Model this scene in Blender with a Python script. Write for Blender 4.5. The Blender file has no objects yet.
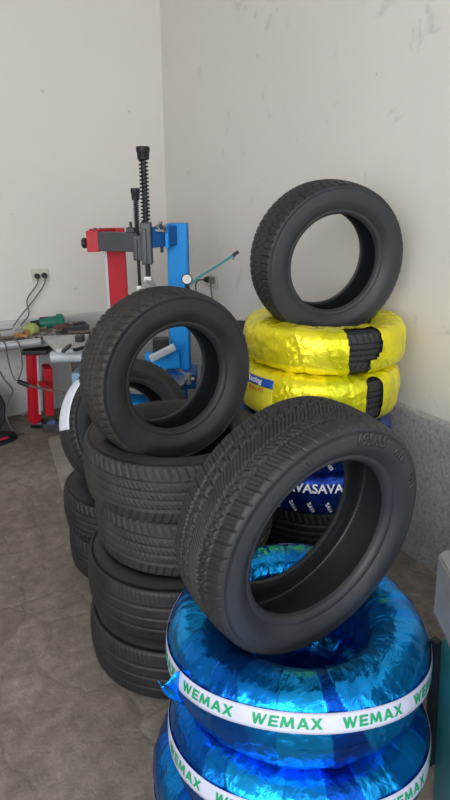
import bpy, bmesh, math, random
from math import pi, sin, cos, tan, radians, sqrt, atan2
from mathutils import Vector, Matrix, noise

scene = bpy.context.scene
COL = scene.collection
random.seed(7)

# ------------------------------------------------------------------ camera
YAW, PITCH, FPX, CAMH = radians(28.5), radians(19.5), 600.0, 1.6
cd = bpy.data.cameras.new('camera'); cam = bpy.data.objects.new('camera', cd); COL.objects.link(cam)
cam.location = (0, 0, CAMH)
cam.rotation_euler = (radians(90) - PITCH, 0, -YAW)
cd.sensor_fit = 'VERTICAL'; cd.sensor_height = 36.0; cd.lens = 36.0 * FPX / 800.0
cd.clip_start = 0.02
scene.camera = cam

# ------------------------------------------------------------------ daylight
w = bpy.data.worlds.new('overcast_daylight'); scene.world = w; w.use_nodes = True
bg = w.node_tree.nodes['Background']
bg.inputs['Color'].default_value = (0.97, 0.98, 1.0, 1); bg.inputs['Strength'].default_value = 2.0

def area_light(name, loc, target, sx, sy, power, col=(1, 1, 1)):
    l = bpy.data.lights.new(name, 'AREA'); l.shape = 'RECTANGLE'; l.size = sx; l.size_y = sy
    l.energy = power; l.color = col
    o = bpy.data.objects.new(name, l); COL.objects.link(o); o.location = loc
    o.rotation_euler = (Vector(target) - Vector(loc)).to_track_quat('-Z', 'Y').to_euler()
    return o
area_light('shutter_door_daylight', (-2.6, -2.2, 2.3), (1.0, 2.2, 0.7), 3.6, 2.6, 150, (1.0, 0.985, 0.96))

vs = scene.view_settings
vs.view_transform = 'Standard'; vs.look = 'None'; vs.gamma = 1.0; vs.use_curve_mapping = False
vs.exposure = 0.0
scene.cycles.use_denoising = True

# ------------------------------------------------------------------ helpers
HD = Vector((sin(YAW), cos(YAW), 0)); RT = Vector((cos(YAW), -sin(YAW), 0)); UP = Vector((0, 0, 1))
def P(px, py, fw):
    """point of the room seen at (px, py), fw metres ahead of the viewer along the floor"""
    d = RT * ((px - 225) / FPX) + (HD * cos(PITCH) - UP * sin(PITCH)) + (HD * sin(PITCH) + UP * cos(PITCH)) * ((400 - py) / FPX)
    return Vector((0, 0, CAMH)) + d * (fw / d.dot(HD))

def new_mat(name):
    m = bpy.data.materials.new(name); m.use_nodes = True
    return m, m.node_tree, m.node_tree.nodes['Principled BSDF']
def N(nt, typ, **kw):
    n = nt.nodes.new(typ)
    for k, v in kw.items():
        if k in n.inputs: n.inputs[k].default_value = v
        else: setattr(n, k, v)
    return n
def ramp(nt, fac, stops):
    r = nt.nodes.new('ShaderNodeValToRGB'); els = r.color_ramp.elements
    while len(els) < len(stops): els.new(0.5)
    for e, (p, c) in zip(els, stops):
        e.position = p; e.color = (c[0], c[1], c[2], 1) if len(c) == 3 else c
    nt.links.new(fac, r.inputs['Fac']); return r.outputs['Color']
def g(v): return (v, v, v)
def coords(nt, kind='Object', scale=(1, 1, 1)):
    tc = nt.nodes.new('ShaderNodeTexCoord'); mp = nt.nodes.new('ShaderNodeMapping')
    mp.inputs['Scale'].default_value = scale
    nt.links.new(tc.outputs[kind], mp.inputs['Vector']); return mp.outputs['Vector']
def noise_n(nt, vec, scale, detail=4, rough=0.55, dist=0.0):
    n = N(nt, 'ShaderNodeTexNoise', Scale=scale, Detail=detail, Roughness=rough, Distortion=dist)
    nt.links.new(vec, n.inputs['Vector']); return n
def mix(nt, fac, a, b, mode='MIX'):
    n = nt.nodes.new('ShaderNodeMix'); n.data_type = 'RGBA'; n.blend_type = mode
    for sock, v in ((n.inputs['Factor'], fac), (n.inputs[6], a), (n.inputs[7], b)):
        if hasattr(v, 'is_output'): nt.links.new(v, sock)
        elif isinstance(v, (int, float)): sock.default_value = v
        else: sock.default_value = (v[0], v[1], v[2], 1)
    return n.outputs[2]
def bump(nt, bsdf, h, strength, dist=0.01):
    b = N(nt, 'ShaderNodeBump', Strength=strength, Distance=dist)
    nt.links.new(h, b.inputs['Height']); nt.links.new(b.outputs['Normal'], bsdf.inputs['Normal']); return b
def simple(name, col, rough=0.5, metal=0.0, var=0.12, scale=18, bstr=0.0, wear=None):
    m, nt, b = new_mat(name)
    v = coords(nt); n = noise_n(nt, v, scale, 5)
    lo = tuple(c * (1 - var) for c in col); hi = tuple(min(1, c * (1 + var)) for c in col)
    c = ramp(nt, n.outputs['Fac'], [(0.3, lo), (0.7, hi)])
    if wear:
        n2 = noise_n(nt, v, scale * 1.7, 6, 0.7)
        c = mix(nt, ramp(nt, n2.outputs['Fac'], [(0.58, g(0)), (0.68, g(1))]), c, wear)
    nt.links.new(c, b.inputs['Base Color'])
    b.inputs['Roughness'].default_value = rough; b.inputs['Metallic'].default_value = metal
    if metal == 0: b.inputs['Specular IOR Level'].default_value = 0.3
    if bstr: bump(nt, b, noise_n(nt, v, scale * 6, 3).outputs['Fac'], bstr, 0.004)
    return m

# ------------------------------------------------------------------ materials
def rubber(name, base, dust, amount, rough):
    m, nt, b = new_mat(name)
    v = coords(nt); n = noise_n(nt, v, 9, 6, 0.65); n2 = noise_n(nt, v, 60, 3, 0.6)
    f = mix(nt, 0.35, n.outputs['Fac'], n2.outputs['Fac'])
    c = ramp(nt, f, [(0.38, base), (0.72, tuple(a + (d - a) * amount for a, d in zip(base, dust)))])
    nt.links.new(c, b.inputs['Base Color'])
    r = ramp(nt, n.outputs['Fac'], [(0.3, g(rough - 0.06)), (0.7, g(rough + 0.1))])
    nt.links.new(r, b.inputs['Roughness'])
    b.inputs['Specular IOR Level'].default_value = 0.42
    bump(nt, b, n2.outputs['Fac'], 0.12, 0.003)
    return m
M = {}
M['rub_new'] = rubber('black_rubber', (0.015, 0.016, 0.018), (0.030, 0.031, 0.033), 0.6, 0.52)
M['rub_side'] = rubber('sidewall_rubber', (0.023, 0.026, 0.031), (0.036, 0.039, 0.044), 0.6, 0.46)
M['rub_in'] = rubber('inner_liner_rubber', (0.011, 0.012, 0.015), (0.022, 0.024, 0.028), 0.4, 0.36)
M['rub_dust'] = rubber('dusty_rubber', (0.016, 0.0155, 0.015), (0.050, 0.047, 0.043), 0.75, 0.60)
M['rub_worn'] = rubber('worn_rubber', (0.010, 0.0105, 0.0125), (0.036, 0.036, 0.036), 0.5, 0.52)

def foil(name, cols, rough, seed, metal=1.0, scale=1.0):
    """cols run from the darkest to the palest overlap of the film; 'layer' is stored per strip"""
    m, nt, b = new_mat(name)
    v = coords(nt)
    at = nt.nodes.new('ShaderNodeAttribute'); at.attribute_name = 'layer'
    n = noise_n(nt, v, 6, 3, 0.5, 0.6)
    c = ramp(nt, mix(nt, 0.35, at.outputs['Fac'], n.outputs['Fac']), [(0.12, cols[0]), (0.40, cols[1]), (0.8, cols[2])])
    nt.links.new(c, b.inputs['Base Color'])
    b.inputs['Metallic'].default_value = metal
    n3 = noise_n(nt, v, 3.5, 4, 0.6)
    nt.links.new(ramp(nt, n3.outputs['Fac'], [(0.35, g(rough * 0.75)), (0.7, g(rough * 1.4))]), b.inputs['Roughness'])
    n2 = noise_n(nt, v, 26 * scale, 5, 0.6, 1.5)
    vo = N(nt, 'ShaderNodeTexVoronoi', Scale=30 * scale); nt.links.new(v, vo.inputs['Vector'])
    bump(nt, b, mix(nt, 0.35, n2.outputs['Fac'], vo.outputs['Distance']), 0.50, 0.010)
    return m
M['foil_blue'] = foil('blue_metallic_film', [(0.002, 0.06, 0.42), (0.003, 0.15, 0.66), (0.010, 0.36, 0.88)], 0.14, 1, 0.92)
M['foil_yellow'] = foil('yellow_metallic_film', [(0.60, 0.62, 0.008), (0.92, 0.82, 0.015), (0.97, 0.88, 0.04)], 0.22, 2, 0.5)
M['foil_navy'] = foil('navy_printed_film', [(0.004, 0.018, 0.14), (0.006, 0.03, 0.24), (0.01, 0.06, 0.36)], 0.30, 3, 0.75)
M['tape'] = simple('pale_wrapping_tape', (0.50, 0.53, 0.68), 0.42, 0, 0.06, 20)
M['ink_green'] = simple('green_ink', (0.005, 0.30, 0.12), 0.5, 0, 0.05, 40)
M['ink_white'] = simple('white_ink', (0.8, 0.83, 0.9), 0.5, 0, 0.04, 40)
M['ink_red'] = simple('red_ink', (0.6, 0.12, 0.05), 0.5, 0, 0.04, 40)
M['label_blue'] = simple('blue_label_print', (0.012, 0.09, 0.42), 0.45, 0, 0.05, 40)
M['label_yellow'] = simple('yellow_label_print', (0.74, 0.66, 0.04), 0.45, 0, 0.06, 40)
M['paper'] = simple('white_paper_label', (0.66, 0.71, 0.80), 0.6, 0, 0.08, 30)
M['red'] = simple('red_enamel', (0.50, 0.008, 0.022), 0.5, 0, 0.12, 8, wear=None)
M['red_worn'] = simple('chipped_red_enamel', (0.48, 0.016, 0.028), 0.42, 0, 0.18, 9, wear=(0.16, 0.05, 0.04))
M['blue'] = simple('blue_enamel', (0.002, 0.26, 0.74), 0.5, 0, 0.08, 6)
M['blue_dark'] = simple('dark_blue_enamel', (0.010, 0.10, 0.34), 0.4, 0, 0.1, 8)
M['steelblue'] = simple('pale_blue_enamel', (0.20, 0.34, 0.50), 0.45, 0, 0.15, 8)
M['gun'] = simple('gunmetal_grey_steel', (0.055, 0.060, 0.068), 0.42, 0.35, 0.15, 14)
M['black_steel'] = simple('blackened_steel', (0.022, 0.024, 0.028), 0.4, 0.5, 0.2, 14)
M['black_plastic'] = simple('black_plastic', (0.018, 0.018, 0.02), 0.45, 0, 0.15, 20)
M['alu'] = simple('cast_aluminium', (0.50, 0.50, 0.48), 0.42, 0.7, 0.15, 25)
M['steel'] = simple('bare_steel', (0.34, 0.34, 0.34), 0.38, 0.8, 0.2, 22)
M['silver'] = simple('silver_pipe_paint', (0.46, 0.48, 0.50), 0.36, 0.45, 0.1, 14)
M['greyplate'] = simple('light_grey_steel_plate', (0.46, 0.47, 0.47), 0.5, 0.2, 0.14, 12)
M['palegrey'] = simple('pale_grey_enamel', (0.50, 0.55, 0.60), 0.4, 0.1, 0.1, 10)
M['rust'] = simple('rusty_tool_steel', (0.13, 0.105, 0.085), 0.7, 0.3, 0.4, 40)
M['toolgrey'] = simple('grey_tool_steel', (0.20, 0.20, 0.195), 0.5, 0.5, 0.35, 30)
M['tealgreen'] = simple('dark_green_plastic', (0.012, 0.15, 0.105), 0.42, 0, 0.12, 20)
M['lime'] = simple('lime_green_cloth', (0.32, 0.38, 0.12), 0.85, 0, 0.25, 30, 0.4)
M['orange'] = simple('orange_plastic', (0.42, 0.20, 0.07), 0.5, 0, 0.2, 26)
M['teal_hose'] = simple('teal_hose_rubber', (0.05, 0.33, 0.38), 0.45, 0, 0.1, 30)
M['teal_sheet'] = simple('teal_enamel', (0.02, 0.17, 0.19), 0.36, 0.1, 0.2, 7)
M['socket'] = simple('ivory_plastic', (0.55, 0.54, 0.48), 0.45, 0, 0.05, 30)
M['dial'] = simple('white_dial_face', (0.72, 0.74, 0.75), 0.4, 0, 0.03, 30)
M['hood'] = simple('grey_hammered_enamel', (0.21, 0.215, 0.22), 0.45, 0.0, 0.15, 25)
M['benchtop'] = simple('grimy_bench_steel', (0.20, 0.195, 0.185), 0.6, 0.2, 0.35, 14)
M['cable'] = simple('grey_cable_sheath', (0.10, 0.10, 0.105), 0.55, 0, 0.1, 30)

def plaster(name, base, blot, blot_amt, lo=0.66):
    m, nt, b = new_mat(name)
    v = coords(nt)
    n1 = noise_n(nt, v, 1.1, 5, 0.6); n2 = noise_n(nt, v, 4.5, 6, 0.68, 0.4); n3 = noise_n(nt, v, 55, 4, 0.6)
    c = ramp(nt, n1.outputs['Fac'], [(0.3, tuple(x * 0.955 for x in base)), (0.7, base)])
    f = ramp(nt, n2.outputs['Fac'], [(lo, g(0)), (lo + 0.14, g(blot_amt))])
    c = mix(nt, f, c, blot)
    n4 = noise_n(nt, v, 13, 3, 0.5)
    c = mix(nt, ramp(nt, n4.outputs['Fac'], [(0.735, g(0)), (0.765, g(0.5))]), c, (0.35, 0.34, 0.33))
    nt.links.new(c, b.inputs['Base Color']); b.inputs['Roughness'].default_value = 0.82
    b.inputs['Specular IOR Level'].default_value = 0.25
    bump(nt, b, mix(nt, 0.4, n2.outputs['Fac'], n3.outputs['Fac']), 0.22, 0.01)
    return m
M['wall'] = plaster('white_limewash', (0.70, 0.68, 0.65), (0.5, 0.49, 0.475), 0.35)
M['wall_r'] = plaster('stained_white_limewash', (0.675, 0.655, 0.63), (0.40, 0.39, 0.38), 0.65, 0.615)

m, nt, b = new_mat('rough_cement_render'); v = coords(nt)
n1 = noise_n(nt, v, 3.0, 5, 0.6); n2 = noise_n(nt, v, 60, 6, 0.75); n3 = noise_n(nt, v, 150, 2)
c = ramp(nt, n1.outputs['Fac'], [(0.3, (0.44, 0.44, 0.445)), (0.7, (0.58, 0.58, 0.585))])
c = mix(nt, ramp(nt, n2.outputs['Fac'], [(0.40, g(0.55)), (0.55, g(0))]), c, (0.22, 0.22, 0.22))
nt.links.new(c, b.inputs['Base Color']); b.inputs['Roughness'].default_value = 0.9
bump(nt, b, mix(nt, 0.3, n2.outputs['Fac'], n3.outputs['Fac']), 0.9, 0.02)
M['cement'] = m
M['cement_pale'] = simple('pale_painted_cement', (0.52, 0.525, 0.53), 0.9, 0, 0.12, 5, 0.8, (0.42, 0.42, 0.42))

m, nt, b = new_mat('worn_concrete_pavers'); v = coords(nt)
nd = noise_n(nt, v, 4, 4, 0.6)
vv = nt.nodes.new('ShaderNodeVectorMath'); vv.operation = 'MULTIPLY_ADD'
nt.links.new(nd.outputs['Color'], vv.inputs[0]); vv.inputs[1].default_value = (0.16, 0.16, 0.16); nt.links.new(v, vv.inputs[2])
vo = N(nt, 'ShaderNodeTexVoronoi', Scale=5.2, Randomness=0.55); vo.feature = 'DISTANCE_TO_EDGE'
nt.links.new(vv.outputs[0], vo.inputs['Vector'])
vc = N(nt, 'ShaderNodeTexVoronoi', Scale=5.2, Randomness=0.55); nt.links.new(vv.outputs[0], vc.inputs['Vector'])
n1 = noise_n(nt, v, 1.7, 6, 0.62); n2 = noise_n(nt, v, 18, 6, 0.7); n3 = noise_n(nt, v, 90, 3)
c = ramp(nt, n1.outputs['Fac'], [(0.28, (0.180, 0.147, 0.120)), (0.5, (0.262, 0.220, 0.184)), (0.74, (0.36, 0.308, 0.26))])
n7 = noise_n(nt, v, 6.5, 5, 0.6, 0.8)
c = mix(nt, ramp(nt, n7.outputs['Fac'], [(0.36, g(0.5)), (0.56, g(0))]), c, (0.125, 0.104, 0.088))
c = mix(nt, 0.09, c, ramp(nt, vc.outputs['Color'], [(0.2, g(0.05)), (0.8, g(0.4))]))
c = mix(nt, ramp(nt, n2.outputs['Fac'], [(0.35, g(0.65)), (0.6, g(0))]), c, (0.12, 0.104, 0.09))
c = mix(nt, ramp(nt, n2.outputs['Fac'], [(0.62, g(0)), (0.72, g(0.55))]), c, (0.46, 0.42, 0.38))
jn = mix(nt, 1.0, ramp(nt, vo.outputs['Distance'], [(0.0, g(0.5)), (0.05, g(0))]), ramp(nt, noise_n(nt, v, 2.6, 4, 0.6).outputs['Fac'], [(0.42, g(0.1)), (0.62, g(1))]), 'MULTIPLY')
c = mix(nt, jn, c, (0.085, 0.074, 0.065))
nt.links.new(c, b.inputs['Base Color']); b.inputs['Roughness'].default_value = 0.85
b.inputs['Specular IOR Level'].default_value = 0.3
hh = mix(nt, 0.8, ramp(nt, vo.outputs['Distance'], [(0, g(0)), (0.09, g(1))]), mix(nt, 0.4, n2.outputs['Fac'], n3.outputs['Fac']))
bump(nt, b, hh, 0.5, 0.012)
M['floor'] = m
M['kerb'] = simple('pale_concrete', (0.30, 0.27, 0.225), 0.85, 0, 0.2, 12, 0.4)
M['ceil'] = simple('white_ceiling_paint', (0.66, 0.66, 0.65), 0.9, 0, 0.05, 4)

# ------------------------------------------------------------------ object makers
def wloc(o):
    v = Vector((0, 0, 0))
    while o: v += o.location; o = o.parent
    return v
def link(name, me, mat, parent=None):
    o = bpy.data.objects.new(name, me); COL.objects.link(o)
    if mat: me.materials.append(mat)
    if parent: o.parent = parent
    return o
def obj(name, bm, mat, parent=None, smooth=False, world=True, angle=None):
    """one mesh object; bm is in room coordinates and is moved into its parent's frame"""
    if world and parent:
        bmesh.ops.translate(bm, verts=bm.verts, vec=-wloc(parent))
    bmesh.ops.recalc_face_normals(bm, faces=bm.faces)
    me = bpy.data.meshes.new(name); bm.to_mesh(me); bm.free()
    if smooth: me.polygons.foreach_set('use_smooth', [True] * len(me.polygons))
    o = link(name, me, mat, parent)
    if smooth and angle: 
        try: me.set_sharp_from_angle(angle=radians(angle))
        except Exception: pass
    return o
def tag(o, label, cat=None, group=None):
    o['label'] = label
    if cat: o['category'] = cat
    if group: o['group'] = group
    return o
def thing(name, loc, label, cat, group=None):
    o = bpy.data.objects.new(name, None); COL.objects.link(o); o.location = loc
    o.empty_display_size = 0.05
    return tag(o, label, cat, group)
def struct(o): o['kind'] = 'structure'; return o

def bx(bm, c, size, rz=0.0, bev=0.0, rot=None):
    r = bmesh.ops.create_cube(bm, size=1.0); vs_ = r['verts']
    bmesh.ops.scale(bm, vec=size, verts=vs_)
    mt = Matrix.Translation(Vector(c)) @ (rot.to_4x4() if rot else Matrix.Rotation(rz, 4, 'Z'))
    if bev:
        es = list({e for v_ in vs_ for e in v_.link_edges})
        rr = bmesh.ops.bevel(bm, geom=es, offset=bev, segments=2, affect='EDGES', profile=0.6)
        vs_ = list({v_ for f in rr['faces'] for v_ in f.verts} | {v_ for v_ in vs_ if v_.is_valid})
    bmesh.ops.transform(bm, matrix=mt, verts=vs_)
    return vs_
def B(c, size, rz=0.0, bev=0.0, rot=None):
    bm = bmesh.new(); bx(bm, c, size, rz, bev, rot); return bm
def dir_rot(d, up=Vector((0, 0, 1))):
    """rotation whose X axis follows d"""
    x = Vector(d).normalized(); 
    if abs(x.dot(up)) > 0.99: up = Vector((0, 1, 0))
    y = up.cross(x).normalized(); z = x.cross(y)
    return Matrix((x, y, z)).transposed()
def bar(bm, a, b_, wy, hz, bev=0.0):
    a = Vector(a); b_ = Vector(b_); d = b_ - a
    bx(bm, (a + b_) / 2, (d.length, wy, hz), 0, bev, dir_rot(d))
def frame_at(d):
    z = Vector(d).normalized(); x = z.orthogonal().normalized(); y = z.cross(x); return x, y, z
def cyl(bm, a, b_, r1, r2=None, seg=20, cap=True):
    a = Vector(a); b_ = Vector(b_); r2 = r1 if r2 is None else r2
    x, y, z = frame_at(b_ - a)
    A = [bm.verts.new(a + (x * cos(t) + y * sin(t)) * r1) for t in [2 * pi * i / seg for i in range(seg)]]
    C = [bm.verts.new(b_ + (x * cos(t) + y * sin(t)) * r2) for t in [2 * pi * i / seg for i in range(seg)]]
    for i in range(seg): bm.faces.new((A[i], A[(i + 1) % seg], C[(i + 1) % seg], C[i]))
    if cap: bm.faces.new(A[::-1]); bm.faces.new(C)
def lathe(bm, prof, org, axis, seg=32):
    """prof: list of (radius, height) along axis from org"""
    x, y, z = frame_at(axis); org = Vector(org); rings = []
    for r, h in prof:
        rings.append([bm.verts.new(org + z * h + (x * cos(2 * pi * i / seg) + y * sin(2 * pi * i / seg)) * max(r, 1e-4)) for i in range(seg)])
    for a, b_ in zip(rings, rings[1:]):
        for i in range(seg): bm.faces.new((a[i], a[(i + 1) % seg], b_[(i + 1) % seg], b_[i]))
    bm.faces.new(rings[0][::-1]); bm.faces.new(rings[-1])
def spline(pts, n=8):
    pts = [Vector(p) for p in pts]; out = []
    q = [pts[0] * 2 - pts[1]] + pts + [pts[-1] * 2 - pts[-2]]
    for i in range(1, len(q) - 2):
        for k in range(n):
            t = k / n; a, b_, c_, d = q[i - 1], q[i], q[i + 1], q[i + 2]
            out.append(0.5 * ((2 * b_) + (c_ - a) * t + (2 * a - 5 * b_ + 4 * c_ - d) * t * t + (3 * b_ - a - 3 * c_ + d) * t ** 3))
    out.append(pts[-1]); return out
def tube(bm, pts, r, seg=10, n=8, smooth_=True):
    ps = spline(pts, n) if smooth_ else [Vector(p) for p in pts]
    rings = []; x = None
    for i, p in enumerate(ps):
        t = (ps[min(i + 1, len(ps) - 1)] - ps[max(i - 1, 0)]).normalized()
        x = t.orthogonal().normalized() if x is None else (x - t * x.dot(t)).normalized()
        y = t.cross(x)
        rings.append([bm.verts.new(p + (x * cos(2 * pi * k / seg) + y * sin(2 * pi * k / seg)) * r) for k in range(seg)])
    for a, b_ in zip(rings, rings[1:]):
        for k in range(seg): bm.faces.new((a[k], a[(k + 1) % seg], b_[(k + 1) % seg], b_[k]))
    bm.faces.new(rings[0][::-1]); bm.faces.new(rings[-1])
def T(pts, r, seg=10, n=8, smooth_=True):
    bm = bmesh.new(); tube(bm, pts, r, seg, n, smooth_); return bm
def CY(a, b_, r1, r2=None, seg=20):
    bm = bmesh.new(); cyl(bm, a, b_, r1, r2, seg); return bm
def prism(bm, poly, z0, z1):
    lo = [bm.verts.new((x, y, z0)) for x, y in poly]; hi = [bm.verts.new((x, y, z1)) for x, y in poly]; n = len(poly)
    for i in range(n): bm.faces.new((lo[i], lo[(i + 1) % n], hi[(i + 1) % n], hi[i]))
    bm.faces.new(lo[::-1]); bm.faces.new(hi)
def text_bm(s, size=1.0, bold=0.0, res=3):
    cu = bpy.data.curves.new('lettering_outline', 'FONT'); cu.body = s; cu.size = size; cu.offset = bold
    cu.resolution_u = res; cu.align_x = 'CENTER'; cu.align_y = 'CENTER'
    o = bpy.data.objects.new('lettering_outline', cu); COL.objects.link(o)
    dg = bpy.context.evaluated_depsgraph_get(); me = bpy.data.meshes.new_from_object(o.evaluated_get(dg))
    bm = bmesh.new(); bm.from_mesh(me)
    bpy.data.objects.remove(o); bpy.data.curves.remove(cu); bpy.data.meshes.remove(me)
    return bm

# ------------------------------------------------------------------ tyre geometry
def frac(x): return x - math.floor(x)
def tri(x): return abs(frac(x) * 2 - 1)
def groove(d, w_): return 1.0 if abs(d) < w_ / 2 else 0.0
def sm(d, w_):  # soft groove
    a = abs(d) / (w_ / 2); return 0.0 if a > 1.35 else (1.0 if a < 0.7 else (1.35 - a) / 0.65)
def tread_touring(s, v, tw):      # stepped grooves, slit blocks, ticked shoulders
    p = 0.032; h = tw / 2; d = 0.0; a = abs(v); sg = 1 if v > 0 else -1
    f1 = frac(s / p); f2 = frac(s / p + 0.5)
    d = max(d, sm(a - 0.62 * h - 0.0045 * (f1 - 0.5) * sg, 0.0064))
    d = max(d, sm(a - 0.27 * h - 0.0045 * (f2 - 0.5) * sg, 0.0060))
    if a > 0.62 * h:                       # shoulder: one slot and two ticks a pitch
        d = max(d, 0.55 * sm((frac((s + 0.30 * a) / p) - 0.5) * p, 0.0042))
        if a < 0.97 * h: d = max(d, 0.28 * sm((frac((s + 0.30 * a) / (p / 3)) - 0.5) * p / 3, 0.0030))
    elif a > 0.27 * h:                     # middle ribs: slits from each step, half across
        if a > 0.44 * h: d = max(d, 0.8 * sm((frac((s + 0.6 * a) / p + 0.30) - 0.5) * p, 0.0046))
        else: d = max(d, 0.8 * sm((frac((s + 0.6 * a) / p + 0.80) - 0.5) * p, 0.0042))
        d = max(d, 0.22 * sm((frac((s + 0.6 * a) / (p / 3) + 0.4) - 0.5) * p / 3, 0.0028))
    else:
        d = max(d, 0.5 * sm((frac((s - 0.8 * v) / (p / 3)) - 0.5) * p / 3, 0.0030))
    return d
def tread_rib(s, v, tw):          # straight grooves, slanted sipes, lug slots on the shoulders
    h = tw / 2; d = 0.0; p = 0.027; a = abs(v)
    for c_ in (-0.56, -0.18, 0.18, 0.56): d = max(d, sm(v - c_ * h, 0.0075))
    if a > 0.66 * h: d = max(d, sm((frac((s + 0.35 * a) / p) - 0.5) * p, 0.006))
    elif a < 0.5 * h: d = max(d, 0.75 * sm((frac((s + 0.9 * v) / (p * 0.6)) - 0.5) * p * 0.6, 0.0036))
    return d
def tread_worn(s, v, tw):         # three shallow grooves, nearly bald between them
    h = tw / 2; d = 0.0; a = abs(v)
    for c_ in (-0.5, 0.0, 0.5): d = max(d, 0.75 * sm(v - c_ * h, 0.008))
    if a > 0.68 * h: d = max(d, 0.45 * sm((frac((s + 0.2 * a) / 0.016) - 0.5) * 0.016, 0.004))
    elif abs(a - 0.25 * h) < 0.1 * h: d = max(d, 0.4 * sm((frac((s + v) / 0.021) - 0.5) * 0.021, 0.004))
    return d
def tread_block(s, v, tw):        # straight grooves between rows of oblong blocks
    h = tw / 2; d = 0.0; p = 0.029; a = abs(v)
    for c_ in (-0.56, -0.19, 0.19, 0.56): d = max(d, sm(v - c_ * h, 0.0058))
    row = 0 if a < 0.19 * h else (1 if a < 0.56 * h else 2)
    d = max(d, (0.6, 0.85, 0.9)[row] * sm((frac((s + 0.12 * v) / p + 0.5 * (row % 2)) - 0.5) * p, 0.0050))
    return d

def grid_mesh(name, rows, closed_u=True, skip=None):
    """rows[i][j] -> Vector; i round the tyre, j across"""
    nu, nv = len(rows), len(rows[0]); verts = [p for r in rows for p in r]; faces = []
    for i in range(nu if closed_u else nu - 1):
        k = (i + 1) % nu
        for j in range(nv - 1):
            if skip and skip(i, j): continue
            faces.append((i * nv + j, k * nv + j, k * nv + j + 1, i * nv + j + 1))
    me = bpy.data.meshes.new(name); me.from_pydata([tuple(v_) for v_ in verts], [], faces)
    me.polygons.foreach_set('use_smooth', [True] * len(me.polygons)); me.update()
    return me
def flip(me):
    me.flip_normals(); return me

class Tyre:
    def __init__(s, R, w_, rb, fn, nu=620, nv=56, depth=0.0065, twf=0.80):
        s.R, s.w, s.rb = R, w_, rb
        tw = s.tw = w_ * twf
        def crown(v): return R - 0.007 * (abs(v) / (tw / 2)) ** 2.2
        rows = []
        sh = 0.016                                  # rounded shoulder beyond the tread
        vmax = tw / 2 + sh
        for i in range(nu):
            th = 2 * pi * i / nu; row = []
            for j in range(nv):
                v_ = -vmax + 2 * vmax * j / (nv - 1); a = abs(v_)
                if a <= tw / 2: r, ax = crown(v_), v_
                else:
                    t = (a - tw / 2) / sh * radians(62)
                    r = R - 0.007 - sh * (1 - cos(t)); ax = math.copysign(tw / 2 + sh * 0.92 * sin(t), v_)
                f = fn(th * R, v_, tw)
                edge = min(1.0, max(0.0, (vmax - a) / 0.006))
                r -= depth * f * edge
                row.append(Vector((r * cos(th), r * sin(th), ax)))
            rows.append(row)
        s.tread = flip(grid_mesh('tread', rows))
        a0 = tw / 2 + sh * 0.92 * sin(radians(62)); r0 = R - 0.007 - sh * (1 - cos(radians(62)))
        hw = w_ / 2; rm = rb + 0.62 * (r0 - rb)
        # sidewall: shoulder -> ring step -> bulge -> bead flange
        ctl = [(r0, a0), (r0 - 0.006, a0 + 0.0022), (r0 - 0.0065, a0 + 0.0012), (r0 - 0.014, a0 + 0.0045)]
        pk = max(hw, a0 + 0.006)
        s.pk = pk
        for t in [k / 14 for k in range(1, 15)]:
            r = (r0 - 0.014) + (rb + 0.020 - (r0 - 0.014)) * t
            x_ = a0 + 0.0045 + (pk - a0 - 0.0045) * sin(min(t / 0.45, 1) * pi / 2) - (0.017 * ((t - 0.45) / 0.55) ** 1.7 if t > 0.45 else 0)
            ctl.append((r, x_))
        ae = ctl[-1][1]
        ctl += [(rb + 0.018, ae - 0.0022), (rb + 0.0155, ae - 0.0006), (rb + 0.010, ae - 0.002), (rb + 0.004, ae - 0.007), (rb + 0.0005, ae - 0.014), (rb, ae - 0.022)]
        s.prof = ctl; s.ae = ae
        n2 = 160
        def rev(prof, sgn):
            rows = [[Vector((r * cos(2 * pi * i / n2), r * sin(2 * pi * i / n2), sgn * a)) for r, a in prof] for i in range(n2)]
            return grid_mesh('sidewall', rows)
        s.side_a = rev(ctl, 1); s.side_b = flip(rev(ctl, -1))
        ri = R - 0.019; x0 = ae - 0.022
        inn = [(rb, x0), (rb + 0.008, x0 - 0.004), (rb + 0.025, x0 + 0.002)]
        for k in range(1, 9):
            t = k / 8; inn.append((rb + 0.025 + (ri - 0.006 - rb - 0.025) * sin(t * pi / 2), x0 + 0.002 + 0.010 * sin(t * pi) - (x0 - tw * 0.40) * (t ** 3)))
        full = inn + [(ri, 0)] + [(r, -a) for r, a in inn[::-1]]
        rows = []; ni = 660
        for i in range(ni):
            t = 2 * pi * i / ni
            rows.append([Vector(((r - (0.0004 * cos(t * 165 + a * 60) if r > rb + 0.03 else 0)) * cos(t), (r - (0.0004 * cos(t * 165 + a * 60) if r > rb + 0.03 else 0)) * sin(t), a)) for r, a in full])
        s.inner = grid_mesh('inner_liner', rows)
    def side_pt(s, r, sgn=1, off=0.0):
        pr = s.prof
        for (ra, aa), (rb_, ab) in zip(pr, pr[1:]):
            if rb_ <= r <= ra and ra > rb_: 
                t = (ra - r) / (ra - rb_); return sgn * (aa + (ab - aa) * t + off)
        return sgn * (s.pk + off)
def basis(n, spin=0.0):
    z = Vector(n).normalized(); x = Vector((0, 0, 1)).cross(z)
    x = Vector((1, 0, 0)) if x.length < 1e-4 else x.normalized()
    y = z.cross(x); m_ = Matrix((x, y, z)).transposed()
    return (m_ @ Matrix.Rotation(spin, 3, 'Z'))
def mesh_with(me, mat):
    if not me.materials: me.materials.append(mat)
    return me
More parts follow.
